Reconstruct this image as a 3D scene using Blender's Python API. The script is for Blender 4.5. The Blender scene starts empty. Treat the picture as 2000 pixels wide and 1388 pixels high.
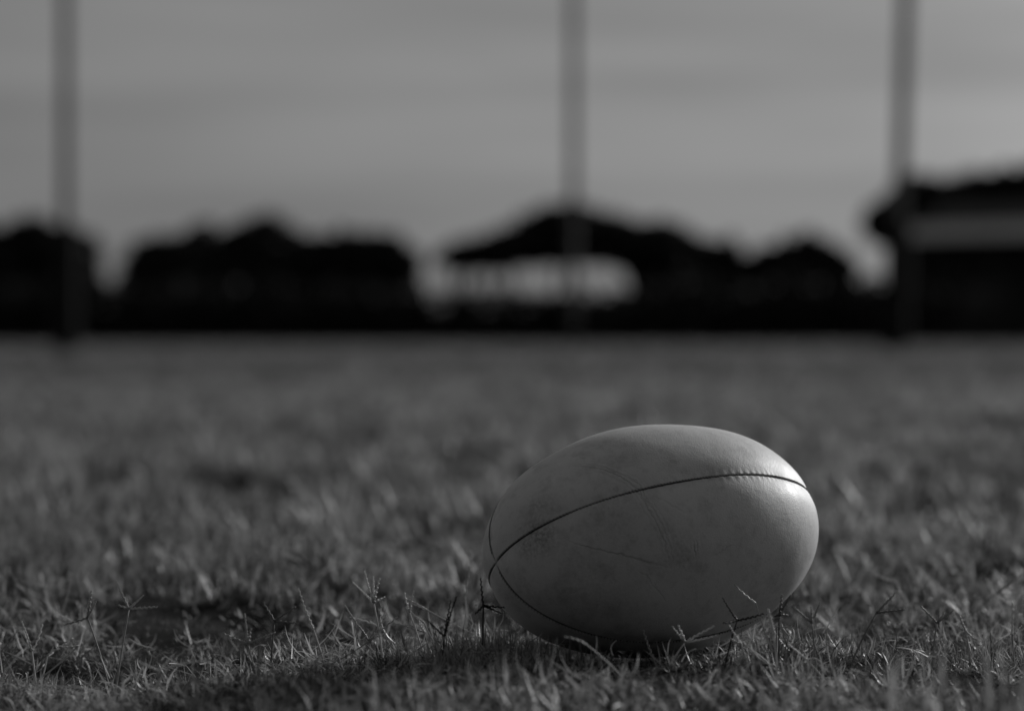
import bpy, math
import numpy as np

R = math.radians
rng = np.random.default_rng(7)
scene = bpy.context.scene
COL = scene.collection

# ------------------------------------------------------------------ camera
FOCAL, HCAM, PITCH = 85.0, 0.2595, math.atan(38 / (2000 * 85 / 36))
cam_data = bpy.data.cameras.new('camera')
cam = bpy.data.objects.new('camera', cam_data)
COL.objects.link(cam)
cam.location = (0, 0, HCAM)
cam.rotation_euler = (R(90) - PITCH, 0, 0)
cam_data.lens = FOCAL
cam_data.sensor_width = 36
cam_data.clip_start = 0.02
cam_data.clip_end = 3000
cam_data.dof.use_dof = True
cam_data.dof.focus_distance = 1.875
cam_data.dof.aperture_fstop = 3.3
scene.camera = cam

# ------------------------------------------------------------------ world and sun
SUN_AZ, SUN_EL = R(44), R(20)
world = bpy.data.worlds.new('World')
scene.world = world
world.use_nodes = True
wt = world.node_tree
wt.nodes.clear()
wn = wt.nodes.new
out = wn('ShaderNodeOutputWorld')
bg = wn('ShaderNodeBackground')
sky = wn('ShaderNodeTexSky')
sky.sky_type = 'NISHITA'
sky.sun_disc = False
sky.sun_elevation = SUN_EL
sky.sun_rotation = SUN_AZ
sky.air_density = 1.0
sky.dust_density = 2.0
bw = wn('ShaderNodeRGBToBW')
# thin streaky cloud veil, stretched along the horizon
tc = wn('ShaderNodeTexCoord')
mp = wn('ShaderNodeMapping')
mp.inputs['Scale'].default_value = (2.2, 2.2, 20.0)
mp.inputs['Rotation'].default_value = (0, R(1.2), 0)
mp.inputs['Location'].default_value = (0.4, 1.3, 2.7)
nz = wn('ShaderNodeTexNoise')
nz.inputs['Scale'].default_value = 1.6
nz.inputs['Detail'].default_value = 4
nz.inputs['Roughness'].default_value = 0.45
mr = wn('ShaderNodeMapRange')
mr.inputs['From Min'].default_value = 0.3
mr.inputs['From Max'].default_value = 0.7
mr.inputs['To Min'].default_value = 0.82
mr.inputs['To Max'].default_value = 1.18
mul = wn('ShaderNodeMath')
mul.operation = 'MULTIPLY'
veil = wn('ShaderNodeMath')       # even veil of high cloud over the clear sky
veil.operation = 'MULTIPLY_ADD'
veil.inputs[1].default_value = 0.80
veil.inputs[2].default_value = 1.7
L = wt.links.new
L(tc.outputs['Generated'], mp.inputs['Vector'])
L(mp.outputs['Vector'], nz.inputs['Vector'])
L(nz.outputs['Fac'], mr.inputs['Value'])
L(sky.outputs['Color'], bw.inputs['Color'])
L(bw.outputs['Val'], veil.inputs[0])
L(veil.outputs[0], mul.inputs[0])
L(mr.outputs['Result'], mul.inputs[1])
L(mul.outputs[0], bg.inputs['Color'])
bg.inputs['Strength'].default_value = 0.053
L(bg.outputs[0], out.inputs['Surface'])

sun_dir = np.array([math.sin(SUN_AZ) * math.cos(SUN_EL), math.cos(SUN_AZ) * math.cos(SUN_EL), math.sin(SUN_EL)])
sd = bpy.data.lights.new('sun', 'SUN')
sun = bpy.data.objects.new('sun', sd)
COL.objects.link(sun)
sd.energy = 3.7
sd.angle = R(5)
sd.color = (1, 1, 1)
sun.rotation_euler = (R(90) - SUN_EL, 0, math.pi - SUN_AZ)
sun.location = tuple(sun_dir * 30)

scene.render.engine = 'CYCLES'
scene.view_settings.view_transform = 'Standard'
scene.view_settings.look = 'None'
scene.view_settings.exposure = -0.6
scene.view_settings.gamma = 1.0
scene.cycles.use_denoising = True
scene.cycles.max_bounces = 6
scene.cycles.diffuse_bounces = 3
scene.cycles.glossy_bounces = 2
scene.cycles.transmission_bounces = 3
scene.cycles.transparent_max_bounces = 4

# ------------------------------------------------------------------ helpers
FP = 2000 * FOCAL / 36
CAM = np.array([0, 0, HCAM])
_c, _s = math.cos(PITCH), math.sin(PITCH)
FW, UP, RT = np.array([0, _c, -_s]), np.array([0, _s, _c]), np.array([1.0, 0, 0])


def direction(px, py):
    return FW + RT * (px - 1000) / FP + UP * (694 - py) / FP


def at(px, py, Y):
    """photo pixel -> point of the place at distance Y along the field"""
    d = direction(px, py)
    return CAM + d * (Y / d[1])


def tag(o, label=None, cat=None, group=None, kind=None):
    if label: o['label'] = label
    if cat: o['category'] = cat
    if group: o['group'] = group
    if kind: o['kind'] = kind
    return o


def link(o, parent=None):
    COL.objects.link(o)
    if parent is not None:
        o.parent = parent
    return o


def empty(name, loc):
    o = bpy.data.objects.new(name, None)
    o.empty_display_size = 0.1
    o.location = tuple(loc)
    return link(o)


def mesh_arrays(name, V, faces, mat, smooth=True, attrs=None):
    """V (n,3); faces: list of (m,k) integer arrays"""
    me = bpy.data.meshes.new(name)
    V = np.ascontiguousarray(V, dtype=np.float32)
    me.vertices.add(len(V))
    me.vertices.foreach_set('co', V.ravel())
    loops = np.concatenate([f.ravel() for f in faces]).astype(np.int32)
    tot = np.concatenate([np.full(len(f), f.shape[1]) for f in faces]).astype(np.int32)
    start = np.concatenate([[0], np.cumsum(tot)[:-1]]).astype(np.int32)
    me.loops.add(len(loops))
    me.loops.foreach_set('vertex_index', loops)
    me.polygons.add(len(tot))
    me.polygons.foreach_set('loop_start', start)
    me.polygons.foreach_set('loop_total', tot)
    me.polygons.foreach_set('use_smooth', np.full(len(tot), smooth))
    for k, a in (attrs or {}).items():
        at_ = me.attributes.new(k, 'FLOAT', 'POINT')
        at_.data.foreach_set('value', np.ascontiguousarray(a, dtype=np.float32))
    me.update(calc_edges=True)
    if mat is not None:
        me.materials.append(mat)
    return me


def mesh_object(name, V, faces, mat, parent=None, smooth=True, attrs=None):
    return link(bpy.data.objects.new(name, mesh_arrays(name, V, faces, mat, smooth, attrs)), parent)


class Geo:
    """collects vertex / face arrays for one mesh"""
    def __init__(self):
        self.v, self.q, self.t, self.n, self.a = [], [], [], 0, []

    def add(self, V, quads=None, tris=None, a=None):
        V = np.asarray(V, float)
        self.v.append(V)
        if quads is not None and len(quads): self.q.append(np.asarray(quads) + self.n)
        if tris is not None and len(tris): self.t.append(np.asarray(tris) + self.n)
        self.a.append(np.zeros(len(V)) if a is None else np.broadcast_to(a, (len(V),)))
        self.n += len(V)

    def box(self, lo, hi):
        lo, hi = np.array(lo, float), np.array(hi, float)
        V = np.array([[(lo, hi)[i][0], (lo, hi)[j][1], (lo, hi)[k][2]] for i in (0, 1) for j in (0, 1) for k in (0, 1)])
        self.add(V, [[0, 1, 3, 2], [4, 6, 7, 5], [0, 4, 5, 1], [2, 3, 7, 6], [0, 2, 6, 4], [1, 5, 7, 3]])

    def tube(self, P, rad, sides=6, caps=True, a=None):
        P = np.asarray(P, float)
        rad = np.broadcast_to(np.asarray(rad, float), (len(P),))
        T = np.gradient(P, axis=0)
        T /= np.linalg.norm(T, axis=1)[:, None] + 1e-12
        ref = np.where(np.abs(T[:, 2:3]) > 0.9, np.array([[1.0, 0, 0]]), np.array([[0, 0, 1.0]]))
        A = np.cross(T, ref); A /= np.linalg.norm(A, axis=1)[:, None] + 1e-12
        for i in range(1, len(A)):      # keep the frame from flipping
            v = A[i - 1] - T[i] * (A[i - 1] @ T[i])
            A[i] = v / (np.linalg.norm(v) + 1e-12)
        B = np.cross(T, A)
        f = np.linspace(0, 2 * np.pi, sides, endpoint=False)
        V = P[:, None] + rad[:, None, None] * (np.cos(f)[None, :, None] * A[:, None] + np.sin(f)[None, :, None] * B[:, None])
        n = len(P)
        i, j = np.meshgrid(np.arange(n - 1), np.arange(sides), indexing='ij')
        j2 = (j + 1) % sides
        Q = np.stack([i * sides + j, i * sides + j2, (i + 1) * sides + j2, (i + 1) * sides + j], -1).reshape(-1, 4)
        V = V.reshape(-1, 3)
        tr = []
        if caps:
            V = np.concatenate([V, P[:1], P[-1:]])
            k = n * sides
            for jj in range(sides):
                tr.append([k, (jj + 1) % sides, jj])
                tr.append([k + 1, (n - 1) * sides + jj, (n - 1) * sides + (jj + 1) % sides])
        self.add(V, Q, np.array(tr) if tr else None, a)

    def build(self, name, mat, parent=None, smooth=True, attr=None):
        fs = ([np.concatenate(self.q)] if self.q else []) + ([np.concatenate(self.t)] if self.t else [])
        at_ = {attr: np.concatenate(self.a)} if attr else None
        return mesh_object(name, np.concatenate(self.v), fs, mat, parent, smooth, at_)


def local(P, root):
    return np.asarray(P, float) - np.array(root.location)


# ------------------------------------------------------------------ materials
def material(name, col, rough=0.7, spec=0.3, var=0.0, scale=6.0, bump=0.0, coord='Object', detail=6):
    m = bpy.data.materials.new(name)
    m.use_nodes = True
    nt = m.node_tree
    b = nt.nodes['Principled BSDF']
    b.inputs['Base Color'].default_value = (col, col, col, 1)
    b.inputs['Roughness'].default_value = rough
    b.inputs['Specular IOR Level'].default_value = spec
    if var or bump:
        t = nt.nodes.new('ShaderNodeTexCoord')
        n = nt.nodes.new('ShaderNodeTexNoise')
        n.inputs['Scale'].default_value = scale
        n.inputs['Detail'].default_value = detail
        nt.links.new(t.outputs[coord], n.inputs['Vector'])
        r = nt.nodes.new('ShaderNodeMapRange')
        r.inputs['From Min'].default_value = 0.25
        r.inputs['From Max'].default_value = 0.75
        r.inputs['To Min'].default_value = col * (1 - var)
        r.inputs['To Max'].default_value = col * (1 + var)
        nt.links.new(n.outputs['Fac'], r.inputs['Value'])
        nt.links.new(r.outputs['Result'], b.inputs['Base Color'])
        if bump:
            bp = nt.nodes.new('ShaderNodeBump')
            bp.inputs['Strength'].default_value = 0.6
            bp.inputs['Distance'].default_value = bump
            nt.links.new(n.outputs['Fac'], bp.inputs['Height'])
            nt.links.new(bp.outputs['Normal'], b.inputs['Normal'])
    return m


def blade_material(name, lo, hi, trans=0.4, rough=0.45, spec=0.5):
    """leaf blade: reflects and lets light through; tone differs from blade to blade ('tone' 0..1)"""
    m = bpy.data.materials.new(name)
    m.use_nodes = True
    nt = m.node_tree
    b = nt.nodes['Principled BSDF']
    o = nt.nodes['Material Output']
    at_ = nt.nodes.new('ShaderNodeAttribute')
    at_.attribute_name = 'tone'
    r = nt.nodes.new('ShaderNodeMapRange')
    r.inputs['To Min'].default_value = lo
    r.inputs['To Max'].default_value = hi
    nt.links.new(at_.outputs['Fac'], r.inputs['Value'])
    nt.links.new(r.outputs['Result'], b.inputs['Base Color'])
    b.inputs['Roughness'].default_value = rough
    b.inputs['Specular IOR Level'].default_value = spec
    tr = nt.nodes.new('ShaderNodeBsdfTranslucent')
    nt.links.new(r.outputs['Result'], tr.inputs['Color'])
    mx = nt.nodes.new('ShaderNodeMixShader')
    mx.inputs['Fac'].default_value = trans
    nt.links.new(b.outputs[0], mx.inputs[1])
    nt.links.new(tr.outputs[0], mx.inputs[2])
    nt.links.new(mx.outputs[0], o.inputs['Surface'])
    return m


M_SOIL = material('soil_and_thatch', 0.02, 0.95, 0.1, 0.55, 9.0, 0.01)
M_GRASS = blade_material('grass_blades', 0.012, 0.82, 0.28)
M_STEM = blade_material('seed_stalks', 0.04, 0.78, 0.42, 0.5, 0.4)
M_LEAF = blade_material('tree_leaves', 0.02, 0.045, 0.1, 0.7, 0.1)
M_BARK = material('bark', 0.04, 0.9, 0.1, 0.4, 3.0, 0.02)
M_POST = material('post_paint', 0.08, 0.5, 0.3, 0.15, 2.0)
M_PAD = material('post_padding', 0.02, 0.9, 0.1, 0.2, 3.0)
M_METAL = material('cap_metal', 0.2, 0.5, 0.4, 0.2, 8.0)
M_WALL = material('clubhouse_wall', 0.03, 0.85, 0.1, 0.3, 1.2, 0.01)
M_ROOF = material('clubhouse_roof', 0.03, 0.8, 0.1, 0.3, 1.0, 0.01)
M_FASCIA = material('fascia_paint', 0.75, 0.6, 0.2, 0.08, 1.0)
M_GLASS = material('window_glass', 0.02, 0.15, 0.5, 0.2, 1.0)

# ------------------------------------------------------------------ ground
_ph = rng.uniform(0, 6.28, 40)
_kx = rng.normal(0, 1, 40)
_ky = rng.normal(0, 1, 40)


def wave(x, y, scale, i0, n=8):
    """smooth random field about -1..1 with features of size `scale` metres"""
    s = 0
    for i in range(i0, i0 + n):
        s = s + np.sin((x * _kx[i % 40] + y * _ky[i % 40]) * (2.2 / scale) + _ph[i % 40] * (1 + i // 40))
    return s / math.sqrt(n)


BARE = [(-0.371, 1.948, .024, .016, .02), (-0.236, 2.19, .024, .026, .022), (-.10, 2.45, .03, .03, .016), (.42, 2.3, .03, .03, .016), (-.45, 2.6, .04, .04, .016)]


def bare(x, y):
    b = 0
    for bx, by, rx, ry, _ in BARE:
        b = np.maximum(b, np.exp(-((x - bx) / rx) ** 2 - ((y - by) / ry) ** 2))
    return b


def height(x, y):
    d = np.hypot(x - 0.11, y - 1.92)
    near = 1 - np.exp(-(d / 0.16) ** 2)
    h = (0.005 * wave(x, y, 0.10, 0) + 0.008 * wave(x, y, 0.38, 8)) * near
    h = h + 0.010 * np.exp(-((d - .125) / .045) ** 2)          # turf squeezed up round the ball
    for bx, by, rx, ry, dp in BARE:
        h = h - dp * np.exp(-((x - bx) / rx) ** 2 - ((y - by) / ry) ** 2)
    h = h + 0.012 * wave(x, y, 1.7, 16) * np.clip((d - 0.4) / 1.5, 0, 1)
    return h


def ground_grid():
    ys = np.concatenate([np.linspace(-60, 0.6, 24), np.arange(0.65, 4.2, 0.03), np.geomspace(4.22, 900, 120)])
    xh = np.concatenate([np.arange(0, 1.4, 0.03), np.geomspace(1.45, 700, 60)])
    xs = np.concatenate([-xh[:0:-1], xh])
    X, Y = np.meshgrid(xs, ys)
    Z = height(X, Y)
    V = np.stack([X, Y, Z], -1).reshape(-1, 3)
    n, m = X.shape
    i, j = np.meshgrid(np.arange(n - 1), np.arange(m - 1), indexing='ij')
    k = i * m + j
    return V, np.stack([k, k + 1, k + m + 1, k + m], -1).reshape(-1, 4)


gv, gq = ground_grid()
tag(mesh_object('ground', gv, [gq], M_SOIL), kind='structure')

# ------------------------------------------------------------------ the ball
A_, B_, POW = 0.1455, 0.0915, 0.93
BC = np.array([0.1125, 1.92, 0.0975])
_th = R(29.5)
AX = np.array([-math.cos(_th), -math.sin(_th), -0.0115 / A_])
AX /= np.linalg.norm(AX)
E1 = np.cross(AX, [0, 0, 1.0]); E1 /= np.linalg.norm(E1)
E2 = np.cross(E1, AX)
SEAM0 = R(-54)


def ball_radius(c):
    return B_ * np.sqrt(np.clip(1 - c * c, 0, 1)) ** POW


def ball_point(c, f, off=0.0):
    """c = -1..1 along the axis (1 = the tip by the camera), f = angle about it"""
    c, f = np.broadcast_arrays(np.asarray(c, float), np.asarray(f, float))
    r = ball_radius(c)
    rad = np.cos(f)[..., None] * E2 + np.sin(f)[..., None] * E1
    P = A_ * c[..., None] * AX + r[..., None] * rad
    n = (c / A_)[..., None] * AX + (r / B_ ** 2)[..., None] * rad
    n /= np.linalg.norm(n, axis=-1)[..., None]
    return P + n * np.asarray(off)[..., None]


def ball_hit(px, py):
    d = direction(px, py)
    Mx = np.stack([AX / A_, E1 / B_, E2 / B_])
    o, D = Mx @ (CAM - BC), Mx @ d
    a, b, c = D @ D, 2 * o @ D, o @ o - 1
    disc = max(b * b - 4 * a * c, 0)
    return CAM + d * (-b - math.sqrt(disc)) / 2 / a - BC


def inside_ball(P, grow=1.0):
    q = P - BC
    return ((q @ AX) / A_) ** 2 + ((q @ E1) / B_) ** 2 + ((q @ E2) / B_) ** 2 < grow * grow


CREASES = [  # pixel polylines of the wrinkles in the leather
    [(1100, 911), (1135, 911), (1174, 916), (1202, 926), (1230, 939), (1246, 950), (1253, 965), (1269, 993), (1289, 1027), (1303, 1064), (1312, 1106)],
    [(1091, 1048), (1137, 1064), (1202, 1080), (1253, 1095), (1308, 1108)],
    [(1243, 1110), (1262, 1124), (1285, 1152), (1303, 1177)],
    [(1357, 1055), (1360, 1088)],
    [(1388, 1090), (1411, 1074), (1432, 1060)],
    [(1252, 957), (1300, 980), (1350, 1008)],
]


def poly_field(P, pl):
    """signed distance to a polyline on the ball and a fade towards its ends"""
    pts = np.array([ball_hit(*p) for p in pl])
    best = np.full(len(P), 9.0); sgn = np.zeros(len(P)); fade = np.zeros(len(P))
    seg = np.linalg.norm(np.diff(pts, axis=0), axis=1)
    cum = np.concatenate([[0], np.cumsum(seg)]); tot = cum[-1]
    for i in range(len(pts) - 1):
        a, b = pts[i], pts[i + 1]
        ab = b - a
        t = np.clip((P - a) @ ab / (ab @ ab), 0, 1)
        q = P - (a + t[:, None] * ab)
        d = np.linalg.norm(q, axis=1)
        side = np.sign(q @ np.cross(ab, a / np.linalg.norm(a)))
        s = (cum[i] + t * seg[i]) / tot
        w = d < best
        best[w] = d[w]; sgn[w] = side[w]; fade[w] = np.clip(np.minimum(s, 1 - s)[w] * 5, 0, 1)
    return np.clip(best, 0, 0.03) * np.where(sgn == 0, 1, sgn), fade


def leather():
    m = bpy.data.materials.new('ball_leather')
    m.use_nodes = True
    nt = m.node_tree
    N, K = nt.nodes.new, nt.links.new
    b = nt.nodes['Principled BSDF']

    def math_(op, *ins):
        n = N('ShaderNodeMath'); n.operation = op
        for i, v in enumerate(ins):
            if isinstance(v, (int, float)): n.inputs[i].default_value = v
            else: K(v, n.inputs[i])
        return n.outputs[0]

    def attr(name):
        n = N('ShaderNodeAttribute'); n.attribute_name = name
        return n.outputs['Fac']

    tc_ = N('ShaderNodeTexCoord')

    def noise(scale, detail=5, rough=0.55):
        n = N('ShaderNodeTexNoise')
        n.inputs['Scale'].default_value = scale
        n.inputs['Detail'].default_value = detail
        n.inputs['Roughness'].default_value = rough
        K(tc_.outputs['Object'], n.inputs['Vector'])
        return n.outputs['Fac']

    def ramp(v, f0, f1, t0, t1):
        n = N('ShaderNodeMapRange')
        for k, x in zip(('From Min', 'From Max', 'To Min', 'To Max'), (f0, f1, t0, t1)):
            n.inputs[k].default_value = x
        K(v, n.inputs['Value'])
        return n.outputs['Result']
    wob = math_('MULTIPLY', math_('SUBTRACT', noise(260, 4), 0.5), 0.006)
    h = math_('MULTIPLY', noise(900, 4), 0.12)                                  # fine grain
    vor = N('ShaderNodeTexVoronoi')
    vor.inputs['Scale'].default_value = 650
    K(tc_.outputs['Object'], vor.inputs['Vector'])
    h = math_('ADD', h, math_('MULTIPLY', vor.outputs['Distance'], 0.09))
    h = math_('ADD', h, math_('MULTIPLY', noise(60, 3), 0.25))                  # soft dimples
    #           amp   width  period
    spec = [(0.45, 0.0040, 0.0036), (-0.5, 0.0009, 0.0), (-0.35, 0.0008, 0.0), (0.40, 0.0030, 0.0030), (-0.3, 0.0008, 0.0), (-0.15, 0.0008, 0.0)]
    dark = None
    for i, (am, wd, per) in enumerate(spec):
        d = math_('ADD', attr('crease_%d' % i), wob)
        g = math_('EXPONENT', math_('MULTIPLY', math_('POWER', math_('DIVIDE', math_('ABSOLUTE', d), wd), 2.0), -1.0))
        if per:
            g = math_('MULTIPLY', g, math_('COSINE', math_('MULTIPLY', d, 2 * math.pi / per)))
        g = math_('MULTIPLY', g, attr('fade_%d' % i))
        h = math_('ADD', h, math_('MULTIPLY', g, am))
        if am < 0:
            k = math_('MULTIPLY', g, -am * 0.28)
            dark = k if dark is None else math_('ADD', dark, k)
    bp = N('ShaderNodeBump')
    bp.inputs['Strength'].default_value = 1.0
    bp.inputs['Distance'].default_value = 0.0010
    K(h, bp.inputs['Height'])
    K(bp.outputs['Normal'], b.inputs['Normal'])
    # colour: pale leather, scuffed and soiled
    col = ramp(noise(14, 6, 0.6), 0.3, 0.7, 0.64, 0.82)
    sm = math_('MULTIPLY', attr('smudge'), ramp(noise(420, 5, 0.75), 0.38, 0.62, 0.15, 1.0))
    col = math_('MULTIPLY', col, math_('SUBTRACT', 1.0, math_('MULTIPLY', sm, 0.62)))
    col = math_('MULTIPLY', col, ramp(noise(48, 7, 0.72), 0.50, 0.68, 1.0, 0.76))      # rubbed-in dirt
    col = math_('MULTIPLY', col, ramp(noise(150, 5, 0.7), 0.54, 0.66, 1.0, 0.88))
    speck = ramp(noise(700, 3, 0.7), 0.66, 0.74, 0.0, 0.30)
    speck = math_('MULTIPLY', speck, ramp(noise(26, 3), 0.5, 0.65, 0.0, 1.0))
    col = math_('MULTIPLY', col, math_('SUBTRACT', 1.0, speck))
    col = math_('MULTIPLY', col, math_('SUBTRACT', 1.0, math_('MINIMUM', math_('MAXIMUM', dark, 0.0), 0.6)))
    col = math_('MULTIPLY', col, math_('SUBTRACT', 1.0, math_('MULTIPLY', attr('grime'), 0.45)))
    K(col, b.inputs['Base Color'])
    K(ramp(noise(35, 5, 0.6), 0.3, 0.7, 0.44, 0.62), b.inputs['Roughness'])
    b.inputs['Specular IOR Level'].default_value = 0.33
    return m


M_BALL = leather()
M_THREAD = material('seam_thread', 0.05, 0.8, 0.15, 0.3, 300)


def build_ball():
    root = empty('rugby_ball', BC)
    tag(root, 'scuffed pale leather rugby ball with dark stitched seams lying in the grass', 'ball')
    nc, nf = 230, 96
    # rows bunched towards both tips, columns bunched towards the seams
    t = np.linspace(0, 1, nc)
    th = np.pi * (t + 0.0 * t)
    cc = -np.cos(th)
    k = np.linspace(-1, 1, nf)
    kk = np.sign(k) * (1 - (1 - np.abs(k)) ** 1.6)
    smud = [((1052, 1046), 0.016), ((1030, 1062), 0.010), ((1075, 1036), 0.008), ((1058, 992), 0.014), ((1190, 1010), 0.022), ((1330, 1080), 0.02), ((1150, 1150), 0.03)]
    sw = [1.0, .9, .7, .5, .4, .35, .35]
    for s in range(4):
        f = SEAM0 + s * math.pi / 2 + math.pi / 4 + kk * math.pi / 4
        C, Fg = np.meshgrid(cc, f, indexing='ij')
        r = ball_radius(C)
        arc = r * (math.pi / 4) * (1 - np.abs(np.broadcast_to(kk, C.shape)))     # metres to the nearest seam
        tipd = A_ * (1 - np.abs(C))
        groove = -(0.0007 + 0.0010 * np.exp(-tipd / 0.03)) * np.exp(-(arc / 0.0008) ** 2)
        puff = 0.0011 * (1 - np.exp(-(arc / 0.009) ** 2)) - 0.0011
        pucker = 0.00026 * np.sin(C * A_ / 0.0026 * 2 * math.pi + s) * np.exp(-(arc / 0.004) ** 2) * np.clip(tipd / 0.02, 0, 1)
        dent = 0.0009 * np.sin(7 * C + 2.1 * s + 3 * Fg) * np.clip(tipd / 0.05, 0, 1) * 0.6
        V = ball_point(C, Fg, groove + puff + pucker + dent)
        P = V.reshape(-1, 3)
        attrs = {}
        for i, pl in enumerate(CREASES):
            d, fd = poly_field(P, pl)
            attrs['crease_%d' % i], attrs['fade_%d' % i] = d, fd
        sg = np.zeros(len(P))
        for (q, rad), w in zip(smud, sw):
            hpt = ball_hit(*q)
            sg = np.maximum(sg, w * np.exp(-(np.linalg.norm(P - hpt, axis=1) / rad) ** 2))
        attrs['smudge'] = sg
        attrs['grime'] = (np.exp(-(arc / 0.0005) ** 2)).ravel()
        i, j = np.meshgrid(np.arange(nc - 1), np.arange(nf - 1), indexing='ij')
        q = i * nf + j
        Q = np.stack([q, q + 1, q + nf + 1, q + nf], -1).reshape(-1, 4)
        mesh_object('panel', P, [Q], M_BALL, root, True, attrs)
        # stitched seam: a thread sunk in the groove with short cross stitches
        f0 = SEAM0 + s * math.pi / 2
        g = Geo()
        cs = -np.cos(np.linspace(0.05, math.pi - 0.03, 160))
        g.tube(ball_point(cs, f0, np.full(160, -0.0020)), 0.0004, 6)
        length = np.concatenate([[0], np.cumsum(np.linalg.norm(np.diff(ball_point(cs, f0), axis=0), axis=1))])
        for n, d in enumerate(np.arange(0.008, length[-1] - 0.006, 0.0027)):
            c0 = np.interp(d, length, cs)
            c1 = np.interp(d + 0.0012, length, cs)
            rr = max(float(ball_radius(np.array(c0))), 0.004)
            hw = (0.0010 + 0.0003 * rng.uniform(-1, 1)) / rr
            fr = np.array([-hw, -hw * .5, hw * .5, hw])
            cp = np.linspace(c0, c1, 4)
            g.tube(ball_point(cp, f0 + fr, np.array([-0.0013, -0.0008, -0.0008, -0.0013])), 0.00030, 4)
        g.build('seam', M_THREAD, root)
    return root


build_ball()

# ------------------------------------------------------------------ goal posts
def goal_post(px, py_base, dia, pad_dia, pad_top_px, label, h=8.0, lean=0.0):
    # the base stands on the turf; distance from where it meets the ground
    d = direction(px, py_base)
    Y = -HCAM / d[2] * d[1]
    base = at(px, py_base, Y); base[2] = 0
    root = empty('goal_post', base)
    root.rotation_euler = (0, lean, 0)
    tag(root, label, 'goal post', 'goal posts across the field')
    g = Geo()
    zs = np.linspace(-0.15, h, 12)
    g.tube(np.stack([0 * zs, 0 * zs, zs], 1), dia / 2, 20)
    g.build('pole', M_POST, root)
    g = Geo()
    g.tube([[0, 0, h], [0, 0, h + 0.04], [0, 0, h + 0.07]], [dia * .56, dia * .56, dia * .2], 20)
    g.build('cap', M_METAL, root)
    if pad_dia:
        top = at(px, pad_top_px, Y)[2]
        g = Geo()
        zz = [0.03, 0.05, 0.09, top * .5, top - .06, top - .02, top]
        rr = np.array([.44, .48, .5, .5, .5, .48, .43]) * pad_dia
        g.tube([[0, 0, z] for z in zz], rr, 24)
        p = g.build('padding', M_PAD, root)
        for z in (top * .2, top * .5, top * .8):
            g = Geo()
            g.tube([[0, 0, z - .03], [0, 0, z + .03]], pad_dia * .512, 24)
            g.build('strap', M_PAD, p)
    return Y


YL = goal_post(129, 692, 0.16, 0.36, 440, 'tall grey goal post with dark padded base at the far left')
YR = goal_post(1748, 690, 0.20, 0.40, 440, 'tall grey goal post with dark padded base in front of the clubhouse', 8.0, R(1.7))
goal_post(1120, 683, 0.18, 0, 0, 'bare grey post rising above the peaked tree crown in the middle', 10.5)


# ------------------------------------------------------------------ trees
def leaf_cloud(cent, rad, n, size, r):
    """n small leaf sprays through an ellipsoid, denser near its skin, uneven outline"""
    d = r.normal(0, 1, (n, 3)); d /= np.linalg.norm(d, axis=1)[:, None]
    lump = 1 + 0.12 * np.sin(d @ r.normal(0, 4, 3) + r.uniform(0, 6)) + 0.10 * np.sin(d @ r.normal(0, 8, 3))
    rr = r.uniform(0.25, 1, n) ** 0.45 * lump
    P = cent + d * rr[:, None] * rad
    u = r.normal(0, 1, (n, 3)); u /= np.linalg.norm(u, axis=1)[:, None]
    v = np.cross(u, r.normal(0, 1, (n, 3))); v /= np.linalg.norm(v, axis=1)[:, None]
    a = size * r.uniform(.6, 1.3, n)[:, None]
    b = a * r.uniform(.45, .8, n)[:, None]
    V = np.stack([P - u * a, P - v * b + u * a * .1, P + u * a, P + v * b + u * a * .1], 1).reshape(-1, 3)
    Q = np.arange(4 * n).reshape(n, 4)
    tone = np.repeat(r.uniform(0, 1, n), 4)
    return V, Q, tone


def tree(px, Y, lobes, label, seed, trunk_r=0.22, trunks=None, dens=1.0, name='tree', grow=(18, 22)):
    """lobes = [(px, py, half width px, half height px)], all at distance about Y"""
    r = np.random.default_rng(seed)
    root = empty(name, (at(px, 643, Y)[0], Y, 0))
    tag(root, label, 'tree', 'trees along the far edge of the field')
    k = FP / Y
    g = Geo(); cents = []
    for (lx, ly, rx, ry) in lobes:
        rx, ry = rx + grow[0], ry + grow[1]
        c = at(lx, ly, Y + r.uniform(-.6, .6))
        rad = np.array([rx / k, max(min(rx, 1.6 * ry), ry) / k * .9, ry / k])
        n = int(dens * 1300 * (rad[0] * rad[2]) ** .75)
        V, Q, tone = leaf_cloud(local(c, root), rad, max(n, 300), 0.30, r)
        g.add(V, Q, None, tone)
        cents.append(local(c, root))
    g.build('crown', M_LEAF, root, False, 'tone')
    g = Geo()
    tx = trunks or [px]
    zt = float(np.mean([c[2] for c in cents]))
    for q in tx:
        x0 = at(q, 643, Y)[0] - root.location[0]
        zs = np.linspace(-.2, zt, 8)
        P = np.stack([x0 + .12 * np.sin(zs * 1.1 + q), .1 * np.cos(zs + q), zs], 1)
        g.tube(P, np.linspace(trunk_r, trunk_r * .55, 8), 8)
        near = sorted(cents, key=lambda c: abs(c[0] - x0))[:max(2, len(cents) // len(tx))]
        for c in near:                       # limbs into each lobe
            s = P[-3]
            m_ = (s + c) / 2 + np.array([0, 0, .15])
            g.tube([s, m_, c], [trunk_r * .45, trunk_r * .35, trunk_r * .15], 6)
        g.build('trunk', M_BARK, root)
        g = Geo()
    return root


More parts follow.
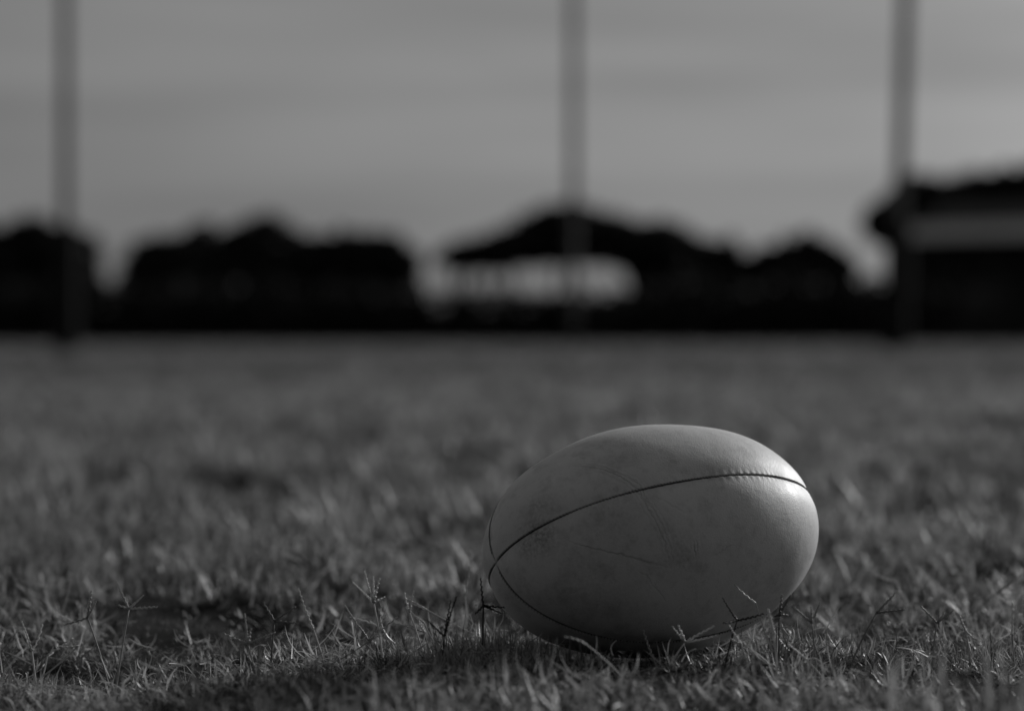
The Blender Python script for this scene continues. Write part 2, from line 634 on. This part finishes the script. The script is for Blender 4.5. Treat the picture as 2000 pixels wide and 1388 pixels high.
YT = 104.0
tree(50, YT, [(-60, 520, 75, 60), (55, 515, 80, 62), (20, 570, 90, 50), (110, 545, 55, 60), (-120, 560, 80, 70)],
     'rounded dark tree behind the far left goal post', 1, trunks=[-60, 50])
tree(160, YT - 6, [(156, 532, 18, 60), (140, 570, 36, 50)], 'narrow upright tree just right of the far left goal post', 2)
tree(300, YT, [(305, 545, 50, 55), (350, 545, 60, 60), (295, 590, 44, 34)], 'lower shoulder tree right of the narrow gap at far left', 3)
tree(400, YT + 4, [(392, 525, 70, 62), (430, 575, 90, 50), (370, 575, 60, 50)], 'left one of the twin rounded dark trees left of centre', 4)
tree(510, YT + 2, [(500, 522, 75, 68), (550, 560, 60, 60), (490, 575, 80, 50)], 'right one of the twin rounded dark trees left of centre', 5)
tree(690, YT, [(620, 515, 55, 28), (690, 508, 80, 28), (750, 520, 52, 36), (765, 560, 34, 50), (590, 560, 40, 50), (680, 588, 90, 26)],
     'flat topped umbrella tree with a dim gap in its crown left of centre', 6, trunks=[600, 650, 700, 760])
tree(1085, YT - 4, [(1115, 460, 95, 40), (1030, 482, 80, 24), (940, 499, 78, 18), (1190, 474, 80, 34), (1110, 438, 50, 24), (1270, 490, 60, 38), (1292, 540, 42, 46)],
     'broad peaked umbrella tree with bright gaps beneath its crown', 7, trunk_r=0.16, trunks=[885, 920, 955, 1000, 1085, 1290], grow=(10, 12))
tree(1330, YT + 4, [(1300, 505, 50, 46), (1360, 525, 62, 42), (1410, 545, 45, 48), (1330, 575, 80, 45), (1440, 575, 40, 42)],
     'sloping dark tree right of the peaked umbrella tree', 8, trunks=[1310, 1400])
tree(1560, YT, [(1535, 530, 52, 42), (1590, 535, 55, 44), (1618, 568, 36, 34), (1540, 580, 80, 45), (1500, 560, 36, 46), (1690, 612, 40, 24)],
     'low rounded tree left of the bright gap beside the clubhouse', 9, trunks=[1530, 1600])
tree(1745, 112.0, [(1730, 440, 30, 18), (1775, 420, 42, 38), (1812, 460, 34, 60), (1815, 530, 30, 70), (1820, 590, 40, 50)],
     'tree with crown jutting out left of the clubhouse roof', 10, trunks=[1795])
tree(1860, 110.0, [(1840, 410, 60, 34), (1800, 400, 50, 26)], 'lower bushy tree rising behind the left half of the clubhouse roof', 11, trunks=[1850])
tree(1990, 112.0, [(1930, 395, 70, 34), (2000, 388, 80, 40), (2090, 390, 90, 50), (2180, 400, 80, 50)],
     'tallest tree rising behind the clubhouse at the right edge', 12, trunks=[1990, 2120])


def hedge(p0, p1, Y, top_px, label, seed):
    r = np.random.default_rng(seed)
    root = empty('hedge', (at((p0 + p1) / 2, 643, Y)[0], Y, 0))
    tag(root, label, 'hedge', 'hedges along the far edge of the field')
    x0, x1 = at(p0, 643, Y)[0], at(p1, 643, Y)[0]
    h = at(1000, top_px, Y)[2]
    g = Geo()
    x = x0
    while x < x1:
        w = r.uniform(1.0, 1.7)
        V, Q, t = leaf_cloud(np.array([x + w / 2 - root.location[0], r.uniform(-.2, .2), h * .45]),
                             np.array([w * .95, 1.0, h * .56 * r.uniform(.9, 1.08)]), 480, 0.20, r)
        V2, Q2, t2 = leaf_cloud(np.array([x - root.location[0], r.uniform(-.2, .2), h * .28]), np.array([w, .9, h * .34]), 260, 0.20, r)
        V2[:, 2] = np.maximum(V2[:, 2], 0.0)
        g.add(V2, Q2, None, t2)
        V[:, 2] = np.maximum(V[:, 2], 0.0)
        g.add(V, Q, None, t)
        x += w
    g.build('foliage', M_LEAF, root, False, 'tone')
    g = Geo()
    for xx in np.arange(x0 + .5, x1, 1.4):
        xs = xx - root.location[0]
        g.tube([[xs, 0, -.1], [xs + r.uniform(-.2, .2), r.uniform(-.2, .2), h * .7]], [.05, .02], 5)
        g.build('stem', M_BARK, root)
        g = Geo()


hedge(-260, 560, 90.0, 550, 'low dark hedge below the rounded trees at left', 21)
hedge(565, 1235, 91.0, 562, 'low dark hedge under the two umbrella trees in the middle', 22)
hedge(1240, 1790, 89.0, 546, 'low dark hedge between the sloping tree and the clubhouse', 23)


# tree belt added out of view behind the camera to block low sky light
def unseen_woodland():
    r = np.random.default_rng(77)
    g = Geo()
    for k in range(26):
        a = R(-180 - 78 + 6.2 * k) + r.uniform(-.03, .03)
        d = r.uniform(17, 22)
        x, y = d * math.sin(a), d * math.cos(a)
        h = r.uniform(9, 11)
        g.tube([[x, y, -.2], [x + .2, y, h * .4], [x, y + .2, h * .75]], [.28, .2, .1], 8, True, .3)
        for q in range(5):
            c = np.array([x + r.normal(0, 1.0), y + r.normal(0, 1.0), h * (.2 + .16 * q)])
            V, Q, t = leaf_cloud(c, np.array([1.9, 1.9, 1.7]), 420, .34, r)
            V[:, 2] = np.maximum(V[:, 2], .02)
            g.add(V, Q, None, t)
    for k in range(64):                      # the ring goes on round the far sides, outside the picture
        a = R(15.5 + 1.6 * k) if k < 32 else -R(17.5 + 1.6 * (k - 32))
        d = r.uniform(100, 112)
        x, y = d * math.sin(a), d * math.cos(a)
        h = r.uniform(5, 8)
        g.tube([[x, y, -.2], [x + .2, y, h * .4], [x, y + .2, h * .75]], [.25, .18, .08], 6, True, .3)
        for q in range(4):
            c = np.array([x + r.normal(0, 1.2), y + r.normal(0, 1.0), h * (.16 + .2 * q)])
            V, Q, t = leaf_cloud(c, np.array([2.4, 2.2, 1.5]), 260, .45, r)
            V[:, 2] = np.maximum(V[:, 2], .02)
            g.add(V, Q, None, t)
    o = g.build('unseen_woodland', M_LEAF, None, False, 'tone')
    tag(o, 'unseen dark tree belt added to block low sky, continued round the field sides', 'unseen_woodland', kind='stuff')


unseen_woodland()


# ------------------------------------------------------------------ clubhouse at the right
def clubhouse():
    Y0 = 98.0
    c0 = at(1786, 643, Y0); c0[2] = 0
    root = empty('clubhouse', c0)
    ang = R(-34)                              # facade comes nearer towards the right
    root.rotation_euler = (0, 0, ang)
    tag(root, 'low dark clubhouse with a pale fascia band at the right edge', 'building')
    ez = at(1800, 470, Y0)[2]                 # underside of the fascia
    Lb, Db = 26.0, 8.0
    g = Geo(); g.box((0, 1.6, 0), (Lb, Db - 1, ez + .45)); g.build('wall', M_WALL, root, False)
    g = Geo(); g.box((-.5, -.32, ez), (Lb + .5, -.2, ez + .62)); g.build('fascia', M_FASCIA, root, False)
    g = Geo()
    zr, e = ez + .60, ez + .15
    V = [(-.6, -.195, e), (Lb + .6, -.195, e), (Lb + .6, Db / 2, zr + 1.0), (-.6, Db / 2, zr + 1.0), (-.6, Db + .5, e), (Lb + .6, Db + .5, e)]
    V += [(x, y, z - .12) for x, y, z in V]
    g.add(V, [[0, 1, 2, 3], [3, 2, 5, 4], [7, 6, 9, 8], [8, 9, 10, 11], [0, 6, 7, 1], [4, 5, 11, 10]], [])
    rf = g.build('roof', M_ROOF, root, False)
    g = Geo(); g.box((5, 2.0, zr + .4), (5.7, 2.7, zr + 1.6)); g.build('chimney', M_WALL, rf, False)
    for i in range(9):                        # veranda posts
        x = .1 + i * (Lb - .3) / 8
        g = Geo(); g.box((x, -.1, 0), (x + .14, .04, ez - .002)); g.build('post', M_WALL, root, False)
    for i in range(5):
        x = 1.5 + i * 4.9
        g = Geo(); g.box((x, 1.57, 1.0), (x + 1.8, 1.597, 2.2)); w = g.build('window', M_GLASS, root, False)
        g = Geo()
        for a, b in (((x - .06, 1.56, .94), (x + 1.86, 1.595, .998)), ((x - .06, 1.56, 2.202), (x + 1.86, 1.595, 2.26)),
                     ((x - .06, 1.56, 1.0), (x - .002, 1.595, 2.2)), ((x + 1.802, 1.56, 1.0), (x + 1.86, 1.595, 2.2))):
            g.box(a, b)
        g.build('frame', M_POST, w, False)
    g = Geo(); g.box((4.2, 1.56, .02), (5.1, 1.597, 2.1)); d = g.build('door', M_BARK, root, False)
    g = Geo(); g.tube([(5.0, 1.5, 1.0), (5.0, 1.555, 1.0)], .03, 8); g.build('handle', M_METAL, d)


clubhouse()


# ------------------------------------------------------------------ grass
def blades(base, L, w, az, lean, curl, tone, S=4, r=rng):
    """tapered bent strips, all at once; returns V, quads, tris, tone"""
    n = len(base)
    d = np.stack([np.cos(az), np.sin(az), 0 * az], 1)
    tw = az + np.pi / 2 + r.normal(0, .7, n)
    sd_ = np.stack([np.cos(tw), np.sin(tw), r.normal(0, .25, n)], 1)
    rows, p = [], base.copy()
    for k in range(S):
        wk = w * (1.0, 1.05, .85, .55, .3)[k] * .5
        rows += [p - sd_ * wk[:, None], p + sd_ * wk[:, None]]
        th = lean + curl * (k + .5) / S
        p = p + (L / S)[:, None] * (np.sin(th)[:, None] * d + np.cos(th)[:, None] * np.array([0, 0, 1.0]))
    rows.append(p)
    V = np.stack(rows, 1)                    # n, 2S+1, 3
    m = 2 * S + 1
    o = (np.arange(n) * m)[:, None]
    q = np.concatenate([o + np.array([[2 * k, 2 * k + 1, 2 * k + 3, 2 * k + 2]]) for k in range(S - 1)])
    t = o + np.array([[2 * S - 2, 2 * S - 1, 2 * S]])
    return V, q, t, np.repeat(tone, m)


def seed_stalk(g, base, head, fingers, stem_r=0.00055, tone=.6, r=rng, beads=13, bow=.12, fr=0.0010):
    """one stalk: thin bowed stem and beaded finger spikes"""
    base, head = np.asarray(base, float), np.asarray(head, float)
    s = np.linspace(0, 1, 7)[:, None]
    side = np.cross(head - base, r.normal(0, 1, 3)); side *= bow
    g.tube(base + (head - base) * s + side * (s * (1 - s)), np.linspace(stem_r * 1.3, stem_r, 7), 4, False, tone * .85)
    for tip in fingers:
        tip = np.asarray(tip, float)
        s = np.linspace(0, 1, beads * 2 + 1)[:, None]
        side = np.cross(tip - head, r.normal(0, 1, 3)); side *= .12
        P = head + (tip - head) * s + side * (s * (1 - s))
        zig = np.where(np.arange(len(s)) % 4 < 2, 1, -1)[:, None] * .00035
        P = P + zig * side / (np.linalg.norm(side) + 1e-9) * np.clip(s * 6, 0, 1)
        rad = np.where(np.arange(len(s)) % 2 == 1, fr, fr * .45) * (1 - .45 * s[:, 0])
        rad[0] = stem_r
        g.tube(P, rad, 4, True, np.clip(tone + r.uniform(-.1, .25), 0, 1))


def clump_field(x, y):
    return wave(x, y, 0.085, 24) * .6 + wave(x, y, 0.3, 32) * .55


def near_grass():
    r = np.random.default_rng(11)
    Vs, Qs, Ts, As, n0 = [], [], [], [], 0

    def emit(base, L, w, az, lean, curl, tone, S=4):
        nonlocal n0
        # under and close to the ball the turf is pressed flat
        dball = np.linalg.norm((base - BC)[:, :2], axis=1)
        lean = np.minimum(lean + np.clip(1 - (dball - .07) / .05, 0, 1) * .5, 1.62)
        V, q, t, a = blades(base, L, w, az, lean, curl, tone, S, r)
        hit = inside_ball(V.reshape(-1, 3), 1.0).reshape(V.shape[0], -1).any(1)
        V = V[~hit]
        m, c = V.shape[1], len(V)
        o = (np.arange(c) * m)[:, None]
        q = np.concatenate([o + np.array([[2 * k, 2 * k + 1, 2 * k + 3, 2 * k + 2]]) for k in range(S - 1)])
        t = o + np.array([[2 * S - 2, 2 * S - 1, 2 * S]])
        a = a.reshape(-1, m)[~hit].ravel()
        Vs.append(V.reshape(-1, 3)); Qs.append(q + n0); Ts.append(t + n0); As.append(a); n0 += c * m

    def put(n, x0, x1, y0, y1, Lr, wr, lean_mu, tone_fn, zoff=0.0):
        x, y = r.uniform(x0, x1, n), r.uniform(y0, y1, n)
        f = clump_field(x, y)
        lo_, hi_ = (-.75, .9) if zoff else (-1.5, 1.1)
        g_ = .8 * f + .75 * wave(x * 1.3, y, .045, 3)        # dry litter lies in patches
        k = (r.uniform(lo_, hi_, n) < (g_ if zoff else f if Lr[1] > .02 else .75)) & (bare(x, y) < r.uniform(.3, 1.1, n))
        x, y, f = x[k], y[k], f[k]
        n = len(x)
        base = np.stack([x, y, height(x, y) - .002 + zoff * r.uniform(0, 1, n)], 1)
        emit(base, r.uniform(*Lr, n) * (1 + .28 * np.clip(f, -1.2, 1.4)), r.uniform(*wr, n), r.uniform(0, 6.283, n),
             np.abs(r.normal(lean_mu, .42, n)), r.normal(.4, .6 if lean_mu < 1.2 else 1.1, n), tone_fn(n, f))

    def tufts(nt, per, x0, x1, y0, y1, Lr, wr, rad):
        """small tussocks: leaves fan out from a common crown"""
        x, y = r.uniform(x0, x1, nt), r.uniform(y0, y1, nt)
        f = clump_field(x, y)
        k = (r.uniform(-1.3, 1.2, nt) < f) & (bare(x, y) < .3)
        x, y, f = x[k], y[k], f[k]
        nt = len(x)
        size = r.uniform(.6, 1.45, nt) * (1 + .22 * np.clip(f, -1, 1.4))
        dry = np.clip(r.beta(.75, .85, nt) + .08 * f, 0, 1)
        i = np.repeat(np.arange(nt), per)
        n = len(i)
        oa, orr = r.uniform(0, 6.283, n), np.abs(r.normal(0, .6, n))
        bx, by = x[i] + np.cos(oa) * orr * rad * size[i], y[i] + np.sin(oa) * orr * rad * size[i]
        base = np.stack([bx, by, height(bx, by) - .002 + .004 * r.uniform(0, 1, n)], 1)
        tone = np.clip(dry[i] ** 2 * .55 + np.abs(r.normal(0, .09, n)), 0, 1)
        emit(base, r.uniform(*Lr, n) * size[i], r.uniform(*wr, n) * (.8 + .3 * size[i]), oa + r.normal(0, .6, n),
             np.abs(.45 + .7 * orr + r.normal(0, .35, n)), r.normal(.6, .9, n), tone)

    green = lambda n, f: np.clip(r.beta(1.2, 3.2, n) + .05 * f, 0, 1)
    straw = lambda n, f: np.clip(r.beta(3, 1.6, n), 0, 1)
    X0, X1 = -.72, .80
    # thin mat of short leaves between the tussocks
    put(26000, X0, X1, 1.38, 1.75, (.004, .014), (.0006, .0012), 1.1, green)
    put(46000, X0, X1, 1.75, 2.10, (.004, .013), (.0005, .0010), 1.1, green)
    put(52000, X0, X1, 2.10, 3.00, (.005, .018), (.0008, .0016), 1.1, green)
    tufts(1500, 26, X0, X1, 1.38, 1.75, (.007, .022), (.0006, .0013), .010)
    tufts(1900, 34, X0, X1, 1.75, 2.10, (.006, .020), (.0005, .0011), .009)
    tufts(850, 36, X0, X1, 2.10, 2.45, (.011, .034), (.0009, .0019), .014)
    tufts(650, 40, X0, X1, 2.45, 3.00, (.016, .046), (.0012, .0026), .019)
    # dry leaves and runners lying over it, pale against the dark mat
    put(17000, X0, X1, 1.38, 2.10, (.006, .018), (.0010, .0020), 1.4, straw, zoff=.014)
    put(10000, X0, X1, 1.38, 2.10, (.012, .036), (.0009, .0019), 1.4, straw, zoff=.018)
    put(10000, X0, X1, 2.10, 3.00, (.010, .032), (.0014, .0030), 1.25, straw, zoff=.018)
    put(3000, X0, X1, 2.30, 3.00, (.020, .050), (.0022, .0044), 1.0, straw, zoff=.012)
    # longer leaves standing against the underside of the ball
    put(1500, -.06, .30, 1.79, 1.90, (.014, .030), (.0008, .0016), .55, lambda n, f: r.beta(1, 3, n))
    # a few taller leaves
    put(1500, X0, X1, 1.38, 2.10, (.015, .036), (.0010, .0019), .9, straw)
    put(1500, X0, X1, 2.10, 3.00, (.025, .050), (.0016, .0032), .8, straw)
    put(300, X0, X1, 1.42, 1.66, (.02, .04), (.0012, .0022), .9, straw)
    o = mesh_object('grass', np.concatenate(Vs), [np.concatenate(Qs), np.concatenate(Ts)], M_GRASS, None, True, {'tone': np.concatenate(As)})
    tag(o, 'short dry grass of the field around the ball', 'grass', kind='stuff')


near_grass()


def stalk_stuff():
    """the many seed stalks scattered through the turf"""
    r = np.random.default_rng(12)
    g = Geo()
    n = 0
    while n < 380:
        x, y = r.uniform(-.72, .8), r.uniform(1.70, 3.0)
        if clump_field(x, y) < r.uniform(-.8, .9):
            continue
        b = np.array([x, y, height(x, y)])
        hgt = r.uniform(.018, .045)
        az, ln = r.uniform(0, 6.28), abs(r.normal(.5, .35))
        hd = b + hgt * np.array([math.cos(az) * math.tan(min(ln, 1.1)), math.sin(az) * math.tan(min(ln, 1.1)), 1])
        fs = []
        for k in range(r.choice([1, 1, 1, 2, 2, 3, 4])):
            d = np.array([math.cos(az), math.sin(az), 1.0]) * .5 + r.normal(0, .55, 3); d[2] = abs(d[2]) * .8
            fs.append(hd + d / np.linalg.norm(d) * r.uniform(.012, .03))
        pts = np.array([hd] + fs + [(b + hd) / 2])
        if inside_ball(pts, 1.06).any():
            continue
        seed_stalk(g, b, hd, fs, r.uniform(.0004, .0007), r.uniform(.35, 1), r, 9 if y < 2.3 else 5)
        n += 1
    o = g.build('grass_stalks', M_STEM, None, True, 'tone')
    tag(o, 'thin seeding grass stalks scattered through the turf', 'grass', kind='stuff')


stalk_stuff()


def turf_tiles():
    """turf further out: a few tiles of blades set side by side over the whole field"""
    col = bpy.data.collections.new('turf_tiles')

    def tile(size, n, Lr, wr, seed, name):
        r = np.random.default_rng(seed)
        per = 44
        nt = n // per
        tx, ty = r.uniform(-size / 2, size / 2, nt), r.uniform(-size / 2, size / 2, nt)
        f = clump_field(tx + seed * 3.1, ty + seed) + .5 * wave(tx + seed, ty, .16 * (1 if size < 1 else 2.5), 5 * seed % 30)
        k = r.uniform(-1.4, 1.2, nt) < f
        tx, ty, f = tx[k], ty[k], f[k]
        nt = len(tx)
        i = np.repeat(np.arange(nt), per)
        n = len(i)
        ts = r.uniform(.6, 1.5, nt) * (1 + .3 * np.clip(f, -1, 1.5))
        dry = np.clip(r.beta(.75, .85, nt) + .1 * f - (.14 if size > 1 else -.07), 0, 1)
        oa, orr = r.uniform(0, 6.283, n), np.abs(r.normal(0, .6, n))
        rad = Lr[1] * .45
        x, y = tx[i] + np.cos(oa) * orr * rad * ts[i], ty[i] + np.sin(oa) * orr * rad * ts[i]
        V, q, t, a = blades(np.stack([x, y, 0 * x - .003], 1), r.uniform(*Lr, n) * ts[i], r.uniform(*wr, n), oa + r.normal(0, .6, n),
                            np.abs(.15 + .6 * orr + r.normal(0, .3, n)), r.normal(.6, .6, n), np.where(r.uniform(0, 1, n) < .22, r.beta(3, 1.5, n) * np.where(dry[i] > .45, 1, .3), np.clip(dry[i] ** 2 * .5 + np.abs(r.normal(0, .09, n)), 0, 1)), 3, r)
        o = bpy.data.objects.new(name, mesh_arrays(name, V.reshape(-1, 3), [q, t], M_GRASS, True, {'tone': a}))
        col.objects.link(o)

    for i in range(3): tile(.5, 9500, (.018, .050), (.0016, .0042), 3 + i, 'turf_a_%d' % i)
    for i in range(3): tile(1.5, 18000, (.022, .055), (.003, .006), 13 + i, 'turf_b_%d' % i)
    pts, idx, rot = [], [], []
    r = np.random.default_rng(5)
    s = .5
    for iy in range(-1, 22):
        for ix in range(-14, 15):
            x, y = ix * s + .04, .75 + iy * s
            cx0, cx1, cy0, cy1 = x - s / 2, x + s / 2, y - s / 2, y + s / 2
            if abs(x) > 1.6 + .32 * y: continue
            # the detailed turf round the ball has its own mesh
            if cx0 > -.74 and cx1 < .82 and cy0 > 1.36 and cy1 < 3.02: continue
            pts.append((x, y, float(height(np.array(x), np.array(y))))); idx.append(r.integers(0, 3)); rot.append(r.integers(0, 4) * math.pi / 2)
    s = 1.5
    y0 = .75 + 22 * .5 - .25
    for iy in range(0, 34):
        for ix in range(-14, 15):
            x, y = ix * s, y0 + s / 2 + iy * s
            if abs(x) > 2.5 + .30 * y: continue
            pts.append((x, y, 0.0)); idx.append(3 + r.integers(0, 3)); rot.append(r.integers(0, 4) * math.pi / 2)
    me = bpy.data.meshes.new('turf')
    me.from_pydata(pts, [], [])
    a = me.attributes.new('pick', 'INT', 'POINT'); a.data.foreach_set('value', np.array(idx, dtype=np.int32))
    a = me.attributes.new('turn', 'FLOAT', 'POINT'); a.data.foreach_set('value', np.array(rot, dtype=np.float32))
    o = link(bpy.data.objects.new('turf', me))
    tag(o, 'blurred grass of the field stretching back to the trees', 'grass', kind='stuff')
    ng = bpy.data.node_groups.new('turf_tiles', 'GeometryNodeTree')
    ng.interface.new_socket('Geometry', in_out='INPUT', socket_type='NodeSocketGeometry')
    ng.interface.new_socket('Geometry', in_out='OUTPUT', socket_type='NodeSocketGeometry')
    N, K = ng.nodes.new, ng.links.new
    gi, go = N('NodeGroupInput'), N('NodeGroupOutput')
    ci = N('GeometryNodeCollectionInfo')
    ci.inputs['Collection'].default_value = col
    ci.inputs['Separate Children'].default_value = True
    ci.inputs['Reset Children'].default_value = True
    ip = N('GeometryNodeInstanceOnPoints')
    ip.inputs['Pick Instance'].default_value = True
    n1 = N('GeometryNodeInputNamedAttribute'); n1.data_type = 'INT'; n1.inputs['Name'].default_value = 'pick'
    n2 = N('GeometryNodeInputNamedAttribute'); n2.data_type = 'FLOAT'; n2.inputs['Name'].default_value = 'turn'
    cx = N('ShaderNodeCombineXYZ')
    K(gi.outputs[0], ip.inputs['Points'])
    K(ci.outputs[0], ip.inputs['Instance'])
    K(n1.outputs['Attribute'], ip.inputs['Instance Index'])
    K(n2.outputs['Attribute'], cx.inputs['Z'])
    K(cx.outputs[0], ip.inputs['Rotation'])
    K(ip.outputs[0], go.inputs[0])
    md = o.modifiers.new('tiles', 'NODES')
    md.node_group = ng


turf_tiles()

# seed heads that stand out one by one near the ball:
# (distance, head px, [finger tip px], ground px x, tone, label)
HEADS = [
    (1.86, (730, 1176), [(712, 1114), (729, 1124), (742, 1128), (689, 1136), (752, 1165)], 752, .95, 'pale five fingered seed head left of the ball'),
    (1.84, (944, 1182), [(939, 1128), (986, 1186), (980, 1198), (928, 1198)], 942, .0, 'dark forked grass stalk against the left end of the ball'),
    (1.79, (1338, 1254), [(1324, 1220), (1312, 1222), (1396, 1222), (1402, 1240), (1332, 1238)], 1300, .9, 'bright splayed seed head in front of the middle of the ball'),
    (1.79, (1278, 1290), [(1256, 1230)], 1286, .6, 'lone slanting spike in front of the lower middle of the ball'),
    (1.80, (1440, 1211), [(1411, 1166), (1412, 1216), (1492, 1198)], 1412, .0, 'dark arching seed head crossing the lower right of the ball'),
    (1.81, (1522, 1200), [(1527, 1160), (1545, 1160), (1512, 1204), (1540, 1201)], 1519, .15, 'small dark seed head at the lower right edge of the ball'),
    (1.82, (1586, 1216), [(1550, 1184), (1584, 1184), (1602, 1174)], 1592, .45, 'three fingered seed head just right of the ball'),
    (1.83, (1712, 1196), [(1750, 1156), (1768, 1190), (1722, 1194)], 1650, .35, 'long leaning seed head well right of the ball'),
    (1.77, (1512, 1240), [(1500, 1188)], 1516, .8, 'thick pale fuzzy spike in front of the right end of the ball'),
    (1.79, (1448, 1258), [(1424, 1220), (1425, 1246)], 1464, .8, 'pale two pronged stalk in front of the lower right of the ball'),
    (1.78, (1576, 1288), [(1538, 1256)], 1622, .8, 'pale slanting stalk below the right end of the ball'),
    (1.84, (252, 1188), [(227, 1133), (231, 1181), (281, 1161), (308, 1184)], 228, .6, 'four fingered seed head standing tall at far left'),
    (1.85, (171, 1206), [(179, 1153), (188, 1173), (124, 1220)], 222, .45, 'three fingered seed head at the far left edge of the sharp grass'),
    (1.85, (536, 1212), [(513, 1174), (578, 1184), (584, 1216)], 530, .2, 'dark seed head over the bare patch at left'),
    (1.85, (612, 1228), [(583, 1148)], 642, .75, 'single curved spike right of the bare patch at left'),
    (1.81, (484, 1256), [(478, 1197), (490, 1226), (434, 1235), (538, 1234)], 505, .6, 'low spreading seed head below the bare patch at left'),
    (1.84, (1830, 1216), [(1798, 1183), (1862, 1192), (1845, 1196)], 1815, .5, 'three fingered seed head towards the right edge'),
    (1.83, (1886, 1232), [(1874, 1200), (1902, 1246)], 1894, .7, 'small pale stalk near the right edge'),
    (1.88, (800, 1196), [(790, 1156), (808, 1152)], 836, .85, 'small pale forked stalk between the left seed head and ball'),
    (1.80, (868, 1242), [(880, 1172), (892, 1164), (832, 1208)], 862, .05, 'dark branching stalk just left of the ball'),
]


def seed_heads():
    r = np.random.default_rng(31)
    for Y, hp, tips, gx, tone, label in HEADS:
        x = at(gx, 1300, Y)[0]
        root = empty('grass_seed_head', (x, Y - .01, float(height(np.array(x), np.array(Y - .01)))))
        tag(root, label, 'seed head', 'grass seed heads standing near the ball')
        hd = local(at(*hp, Y), root)
        g = Geo()
        s = np.linspace(0, 1, 8)[:, None]
        P = np.array([0, 0, -.004]) + (hd - np.array([0, 0, -.004])) * s
        P[:, 0] += (hd[0] * -.25) * (s * (1 - s))[:, 0]
        P[:, 1] += r.uniform(-.01, .01) * (s * (1 - s))[:, 0]
        g.tube(P, np.linspace(.0008, .00055, 8), 5, True, tone * .8)
        g.build('stem', M_STEM, root, True, 'tone')
        for t in tips:
            tip = local(at(*t, Y + r.uniform(-.012, .012)), root)
            g = Geo()
            Lf = np.linalg.norm(tip - hd)
            nb = max(6, int(Lf / .0019))
            s = np.linspace(0, 1, nb * 2 + 1)[:, None]
            side = np.cross(tip - hd, r.normal(0, 1, 3)); side /= np.linalg.norm(side)
            P = hd + (tip - hd) * s + side * Lf * .10 * r.uniform(-1, 1) * (s * (1 - s))
            P = P + np.where(np.arange(len(s)) % 4 < 2, 1, -1)[:, None] * .0004 * side * np.clip(s * 5, 0, 1)
            fat = 1.6 if 'fuzzy' in label else 1.0
            rad = np.where(np.arange(len(s)) % 2 == 1, .0013, .0005) * fat * (1 - .5 * s[:, 0])
            g.tube(P, rad, 5, True, np.clip(tone + r.uniform(-.05, .15), 0, 1))
            g.build('spike', M_STEM, root, True, 'tone')


seed_heads()
